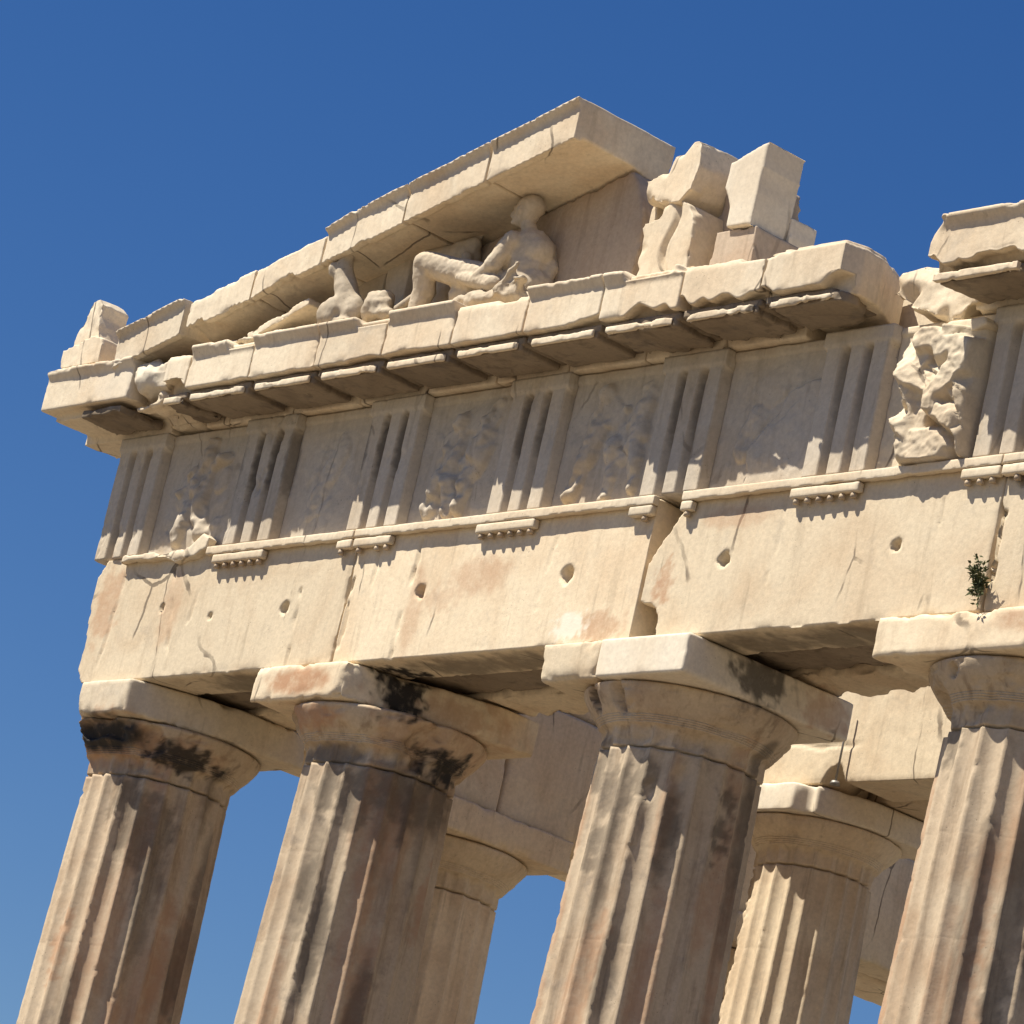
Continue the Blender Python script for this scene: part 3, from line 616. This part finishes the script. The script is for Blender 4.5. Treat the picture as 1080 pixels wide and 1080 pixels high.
# ------------------------------------------------------------------ pediment
SL = .229
def rz(x): return 13.88 + SL * (x - 1.76)           # bottom of the raking face at y=-.7
def rake(name, xa, xb, label, crown=True, low=0., yb=.5, rag=.0, seed=0, mat=None):
    t = thing('raking_cornice_block', ((xa + xb) / 2, 0, rz(xa)), label, 'raking block', 'blocks of the sloping pediment cornice')
    # section (y, dz)
    sec = [(yb, -.10), (.02, .0), (-.60, .01), (-.62, -.02), (-.70, -.02), (-.70, .298)] + ([(-.765, .365), (-.75, .388)] if crown else [(-.68, .33)]) + [(yb, .385 if crown else .34)]
    bm = bmesh.new(); A = [bm.verts.new((xa, y, rz(xa) + dz)) for y, dz in sec]; B = [bm.verts.new((xb, y, rz(xb) + dz)) for y, dz in sec]
    bm.faces.new(A); bm.faces.new(B[::-1]); n = len(A)
    for i in range(n): bm.faces.new((A[i], B[i], B[(i + 1) % n], A[(i + 1) % n]))
    bmesh.ops.recalc_face_normals(bm, faces=bm.faces); bmesh.ops.triangulate(bm, faces=bm.faces)
    def cv(co, no):
        if rag:
            f = fbm(np.stack([co[:, 0] * 2.4, 0 * co[:, 0] + seed, co[:, 1] * .7], 1), 4, .6)
            h = co[:, 2] - (rz(co[:, 0])); lipw = ss(.14, -.03, h) * ss(-.35, -.6, co[:, 1])
            co[:, 2] += lipw * np.clip(f + .15, 0, 1) * rag
            topw = ss(.2, .36, h); co[:, 2] -= topw * np.clip(fbm(np.stack([co[:, 0] * 2, 0 * co[:, 0] + seed + 4, co[:, 1] * 2], 1), 3) + .1, 0, 1) * rag * .6
        return co
    block('raking_stone', bm, mat or M_corn, t, vox=.02, chip=.05 + rag * .2, thr=.1, amp=.007, carve=cv)
    return t
rake('r', .62, 1.70, 'lowest raking block by the corner with a clean upper lip', crown=True, yb=.35, rag=.02, seed=1)
rake('r', 1.80, 2.80, 'rough raking block with rounded top, above the short cornice block', crown=False, rag=.16, seed=2)
rake('r', 2.81, 3.87, 'pinkish raking block ending at the upright horse fragment', crown=False, rag=.10, seed=3)
rake('r', 3.89, 5.06, 'raking block directly above the shadowed round stones', crown=True, rag=.07, seed=4)
rake('r', 5.08, 6.21, 'raking block above the horse head and raised knee', crown=True, rag=.03, seed=5)
rake('r', 6.23, 7.43, 'topmost raking block with a clean cut end, above the statue head', crown=True, rag=0, seed=6)
ty = thing('pediment_back_wall', (5, .3, 13.7), 'plain brownish back wall of the pediment behind the statue', 'wall')
def tzt(x): return rz(x) - .03
for a, b, top in ((1.6, 3.2, 0), (3.21, 4.9, 0), (4.91, 6.05, 0)):
    link('wall_slab', weather(voxel(bm_prism([(a, 13.70), (b, 13.70), (b, tzt(b)), (a, max(13.72, tzt(a)))], 'y', .06, .45), .04), vox=.04, chip=.02), M_tymp, ty)
link('wall_slab', weather(voxel(bm_prism(jag([(6.06, 13.70), (7.78, 13.70), (7.72, 14.0), (7.78, 14.35), (7.70, 14.7), (7.56, 15.0), (7.45, tzt(7.4)), (6.06, tzt(6.06))], .12, .02, 8), 'y', .05, .45), .03), vox=.03, chip=.05), M_tymp, ty)
# corner stub of the lion spout
t = thing('lion_stub', (-.2, -.5, 13.7), 'weathered lion-head stub standing on the left corner of the cornice', 'sculpture')
block('plinth', bm_prism([(-.46, 13.71), (.28, 13.71), (.26, 14.0), (.06, 14.05), (-.44, 13.93)], 'y', -.66, .0), M_corn, t, vox=.022, chip=.05, thr=.05)
block('head', bm_prism(jag([(-.43, 13.92), (-.40, 14.16), (-.36, 14.28), (-.33, 14.40), (-.24, 14.50), (-.12, 14.52), (-.04, 14.44), (-.05, 14.30), (.0, 14.15), (.06, 14.0)], .07, .02, 5), 'y', -.58, -.22), M_corn, t, vox=.018, amp=.02, freq=5, chip=.10, thr=-.05)
# stones on the cornice at the right end of the pediment
def stone(name, outl, y0, y1, label, cat, mat=M_corn, seed=0, **kw):
    k = dict(vox=.02, chip=.07, thr=.03, amp=.012, freq=2.5, fdep=.006, fstep=.6); k.update(kw)
    xs_ = [p[0] for p in outl]; zs_ = [p[1] for p in outl]
    o = block(name, bm_prism(jag(outl, .08, .012, seed), 'y', y0, y1), mat, None, (sum(xs_) / len(xs_), (y0 + y1) / 2, min(zs_)), **k); return props(o, label, cat)
stone('fluted_stone', [(8.06, 13.70), (7.93, 14.30), (7.99, 14.46), (8.20, 14.50), (8.22, 14.62), (8.38, 14.66), (8.62, 14.57), (8.69, 14.36), (8.74, 13.70)], -.12, .32, 'lower of two stacked broken stones, grooved sunlit front', 'broken stone', seed=1,
      carve=lambda co, no: co + np.stack([0 * co[:, 0], np.where(no[:, 1] < -.5, .06 * ss(.06, .0, np.abs(co[:, 0] - 8.38 + .05 * np.sin(co[:, 2] * 9))), 0), 0 * co[:, 0]], 1))
stone('rounded_stone', [(7.93, 14.68), (7.92, 14.88), (8.17, 14.97), (8.27, 15.13), (8.42, 15.22), (8.58, 15.20), (8.62, 14.95), (8.56, 14.72), (8.42, 14.60), (8.2, 14.63)], -.14, .40, 'rounded upper broken stone balanced on the grooved one', 'broken stone', seed=2)
stone('thin_slab', [(7.90, 14.3), (7.99, 14.3), (7.97, 14.99), (7.89, 14.98)], .0, .35, 'thin upright sliver of stone left of the rounded stone', 'broken stone', seed=3, vox=.018, chip=.03)
stone('wall_stub', [(8.40, 13.70), (9.15, 13.70), (9.15, 14.9), (8.88, 15.0), (8.60, 15.04)], .26, .75, 'shaded wall stub between the stacked stones and the wedge stone', 'broken stone', M_tymp, seed=4)
stone('wedge_stone', [(9.05, 14.32), (9.38, 14.30), (9.40, 15.10), (9.30, 15.08), (8.93, 14.96), (8.92, 14.72), (9.04, 14.52)], -.05, .42, 'tall wedge-shaped stone with flat cut right side', 'broken stone', M_new, seed=5, amp=.004, chip=.015, fdep=0)
stone('base_stone', [(8.86, 13.70), (9.46, 13.70), (9.43, 14.30), (8.9, 14.31)], .0, .74, 'squat base stone under the tall wedge stone', 'broken stone', M_tymp, seed=6, amp=.004, chip=.015, fdep=0)
stone('block_step', [(9.05, 14.26), (9.42, 14.26), (9.41, 14.55), (9.05, 14.58)], .40, .72, 'stepped back part behind the wedge stone at the sky edge', 'broken stone', M_new, seed=7, amp=.004, chip=.015, fdep=0)

# ------------------------------------------------------------------ sculptures
def lump(name, bm, label, cat, loc, mat=None, parent=None, group=None, **kw):
    k = dict(vox=.018, amp=.02, freq=4, chip=.0, smooth=2, fdep=.0); k.update(kw)
    o = block(name, bm, mat or M_stat, parent, loc, **k)
    if label: props(o, label, cat, group)
    return o
V3 = Vector
man = join(
  ball((6.42, -.08, 14.02), (.30, .24, .24)), limb((6.42, -.08, 14.08), .24, (6.42, -.1, 14.22), .22), ball((6.41, -.11, 14.36), (.26, .21, .21)), limb((6.40, -.1, 14.22), .22, (6.40, -.12, 14.40), .22),
  limb((6.34, -.27, 14.42), .105, (6.42, .03, 14.45), .11), limb((6.39, -.13, 14.48), .10, (6.34, -.17, 14.62), .082),
  limb((6.34, -.31, 14.42), .115, (6.22, -.39, 14.17), .09), limb((6.22, -.38, 14.17), .078, (6.04, -.42, 14.06), .05),
  limb((6.45, .02, 14.45), .105, (6.60, .0, 14.22), .085), limb((6.60, .0, 14.22), .085, (6.64, -.1, 14.0), .06),
  limb((6.25, -.14, 14.03), .20, (5.32, -.46, 14.26), .135, 16), ball((5.29, -.47, 14.26), .132), limb((5.28, -.47, 14.24), .125, (5.26, -.40, 14.02), .125, 8), limb((5.26, -.40, 14.02), .125, (5.22, -.42, 13.76), .08, 8),
  limb((6.25, -.02, 13.98), .17, (5.66, -.28, 13.97), .12, 12), limb((5.66, -.28, 13.95), .11, (5.45, -.1, 13.80), .07, 8),
  limb((6.26, -.36, 13.98), .1, (5.80, -.40, 14.08), .07, 10))
head = join(ball((6.30, -.18, 14.79), (.135, .125, .155)), ball((6.27, -.19, 14.72), (.105, .1, .115)), ball((6.20, -.225, 14.665), (.05, .05, .04)), limb((6.175, -.24, 14.79), .018, (6.158, -.25, 14.735), .026, 4),
  ball((6.20, -.19, 14.815), (.045, .10, .02)), ball((6.19, -.225, 14.695), (.022, .035, .012)), ball((6.31, -.31, 14.75), (.035, .02, .05)), ball((6.325, -.17, 14.83), (.142, .135, .125)))
pm = thing('reclining_statue', (6.3, -.1, 13.7), 'reclining nude male statue, one knee raised, forearms broken off', 'statue')
lump('body', join(man, head), None, None, None, parent=pm, vox=.013, amp=.014, freq=7, smooth=0, chip=.03, cf=8)
rockd = join(ball((6.45, -.12, 13.82), (.42, .34, .16)), ball((6.1, -.35, 13.80), (.45, .16, .13)), ball((5.75, -.36, 13.78), (.35, .15, .1)), ball((6.62, -.36, 13.9), (.12, .1, .14)), limb((6.46, -.45, 13.85), .07, (6.62, -.40, 14.13), .035), ball((6.74, -.42, 13.94), (.12, .09, .06)))
lump('rock_seat', rockd, None, None, None, parent=pm, amp=.07, freq=5, vox=.018, smooth=0, chip=.05)
lump('horse_fragment', join(ball((4.28, -.50, 13.88), (.17, .14, .20)), limb((4.24, -.50, 13.90), .16, (4.12, -.54, 14.22), .12, 10), limb((4.12, -.54, 14.22), .12, (4.11, -.56, 14.38), .095, 6), ball((4.14, -.58, 14.47), (.085, .09, .075)), ball((4.02, -.64, 14.30), (.05, .05, .09)), ball((4.05, -.62, 13.84), (.10, .10, .14)), ball((4.16, -.66, 13.86), (.12, .06, .13)), box(3.98, 4.42, -.66, -.30, 13.69, 13.76)),
     'upright weathered horse-neck fragment overlapping the sloping cornice', 'sculpture', (4.2, -.5, 13.7), amp=.03)
lump('round_fragment', bm_prism(jag([(3.78, 13.70), (3.72, 14.50), (3.85, 14.63), (4.10, 14.64), (4.2, 14.5), (4.2, 13.70)], .1, .02, 3), 'y', -.14, .03), 'shadowed rounded body fragment behind the pale lump', 'sculpture', (4, 0, 13.7), smooth=4)
lump('bulky_fragment', bm_prism([(4.26, 13.70), (4.22, 14.52), (4.40, 14.66), (4.50, 14.74), (4.58, 14.62), (4.62, 13.70)], 'y', -.16, .03), 'narrow shadowed fragment with a pointed top, left of the horse head', 'sculpture', (4.45, 0, 13.7), smooth=4)
lump('horse_sculpture', join(limb((4.78, -.05, 14.52), .16, (5.30, -.02, 14.52), .15, 9), limb((5.20, -.02, 14.58), .14, (5.42, -.05, 14.62), .08, 6), limb((5.36, .0, 14.68), .05, (5.44, .0, 14.74), .03, 4), limb((5.1, .0, 14.4), .18, (5.2, .0, 13.8), .22, 8), ball((5.42, -.12, 14.40), (.07, .08, .12))),
     'dark horse-head fragment in the shadow behind the raised knee', 'sculpture', (5.2, 0, 13.7), amp=.03)
lump('pale_lump', join(ball((4.62, -.44, 13.90), (.20, .16, .20)), ball((4.76, -.46, 13.80), (.2, .12, .10)), ball((4.52, -.44, 13.98), (.10, .11, .12)), ball((4.68, -.42, 14.02), (.09, .1, .08))), 'pale sunlit round lump in front of the shadowed fragments', 'sculpture', (4.6, -.44, 13.7), amp=.07, freq=3.5)
lump('leg_fragment', limb((4.90, -.40, 13.88), .045, (5.12, -.36, 14.02), .05, 7), 'small rod-like limb fragment beside the statue foot', 'sculpture', (4.9, -.4, 13.75), amp=.01)
bmx = box(-.48, .48, -.16, .16, -.045, .045); bmesh.ops.transform(bmx, matrix=Matrix.Translation((3.2, -.42, 13.90)) @ Matrix.Rotation(math.radians(-17), 4, 'Y'), verts=bmx.verts)
o = block('leaning_slab', bmx, M_corn, None, (3.2, -.42, 13.75), vox=.018, chip=.06, amp=.015); props(o, 'flat broken slab leaning up from the cornice left of the horse fragment', 'broken slab')
o = block('flat_rubble', join(ball((2.75, -.42, 13.74), (.42, .2, .07)), ball((3.3, -.5, 13.74), (.4, .14, .06)), ball((2.35, -.4, 13.74), (.16, .14, .09))), M_corn, None, (2.9, -.4, 13.7), vox=.018, chip=.06, amp=.05, freq=5); props(o, 'flat rubble pieces lying on the cornice under the leaning slab', 'rubble')

# ------------------------------------------------------------------ side beam and inner porch
fl = thing('side_beam', (.9, 8, ZA), 'shaded stone beam running back along the side columns', 'stone beam')
ys = [1.79, 4.56, 8.85, 13.15, 17.4]
for a, b in zip(ys[:-1], ys[1:]):
    block('inner_slab', box(1.2, 1.77, a + .006, b - .006, ZA, ZT - .01), M_arch, fl, vox=.05, chip=.06, thr=.1, amp=.012)
    block('outer_slab', box(.02, 1.17, a + .006, b - .006, ZA + .01, ZT - .01), M_arch, fl, vox=.08, chip=.05)
block('upper_course', box(.46, 1.7, 1.79, 17.4, ZT + .003, 13.3), M_arch, fl, vox=.09, chip=.05)
pb = thing('porch_beam', (8, 6.2, 10.94), 'sunlit cracked beam over the smaller inner column', 'stone beam')
def cvp(co, no):
    fr = no[:, 1] < -.5
    xx = 11.38 - .04 * (co[:, 0] - 5) + .05 * pn(co * np.array([3, 0, 0]))
    co[:, 1] += np.where(fr & (co[:, 0] < 6.2), .02 * ss(6.2, 5.9, co[:, 0]) * ss(.03, .008, np.abs(co[:, 2] - xx)), 0); return co
block('facing_slab', bm_prism([(4.15, 10.95), (5.62, 10.95), (5.70, 11.10), (5.86, 11.15), (5.98, 10.95), (13.2, 10.95), (13.2, 12.3), (4.15, 12.3)], 'y', 5.48, 6.15), M_arch, pb, vox=.03, chip=.04, thr=.1, amp=.008, carve=cvp)
block('backing_slab', box(4.3, 13.2, 6.18, 6.9, 10.95, 12.3), M_arch, pb, vox=.06, chip=.05)
block('return_slab', box(4.35, 5.7, 6.95, 11.5, 10.95, 12.3), M_arch, pb, vox=.06, chip=.05)
# metal rod on the porch capital
rod = thing('metal_rod', (5.94, 5.40, 10.9), 'thin pale metal rod standing on the broken inner capital', 'metal rod')
link('rod', to_mesh(cone(5.93, 5.40, 10.93, 11.75, .012, .011, 8)), M_metal, rod)
link('foot', to_mesh(cone(5.93, 5.40, 10.90, 10.94, .055, .04, 10)), M_metal, rod)
# second porch column keeps the beam carried
column(9.2, 6.2, 'inner porch column hidden behind the right front column', zb=.7, ztop=10.94, rl=.825, ru=.615, ab=.87, habx=.30, hech=.27, hneck=.2, group='inner porch columns', lean=(0, 0), zvis=9.0, mat=M_col, seed=12)

# ------------------------------------------------------------------ weed
rng = np.random.RandomState(5); bm = bmesh.new()
def leaf(bm, p, d, L, wd):
    d = d.normalized(); s = d.cross(Vector((rng.normal(), rng.normal(), rng.normal()))).normalized() * wd
    pts = [p, p + d * L * .4 + s, p + d * L, p + d * L * .4 - s]; bm.faces.new([bm.verts.new(q) for q in pts])
root = Vector((13.17, .0, 10.66)); stems = []
for k in range(9):
    d0 = Vector((rng.normal() * .5, -1, rng.uniform(-.2, 1.2))).normalized(); L = rng.uniform(.16, .34); pts = []
    for q in range(9):
        t_ = q / 8; pts.append(root + Vector((rng.normal() * .004, 0, 0)) + d0 * L * t_ * .6 + Vector((.10 * L * t_, 0, (.9 - 2.3 * (k % 2)) * L * t_ * t_ * .55)))
    stems.append(pts)
    for q in range(2, 9):
        for j in range(7):
            leaf(bm, pts[q] + Vector((rng.normal() * .012, rng.normal() * .012, rng.normal() * .012)), Vector((rng.normal(), -.3 + rng.normal() * .7, rng.normal() * .7 - .1)), rng.uniform(.03, .07), rng.uniform(.007, .014))
wd = thing('weed', tuple(root), 'small dark green weed growing from the beam joint above the right column', 'weed')
link('leaves', to_mesh(bm), M_leaf, wd, smooth=False)
for pts in stems:
    link('stem', to_mesh(join(*[limb(pts[q], .007 - .0006 * q, pts[q + 1], .0065 - .0006 * q, 4) for q in range(8)])), M_leaf, wd)
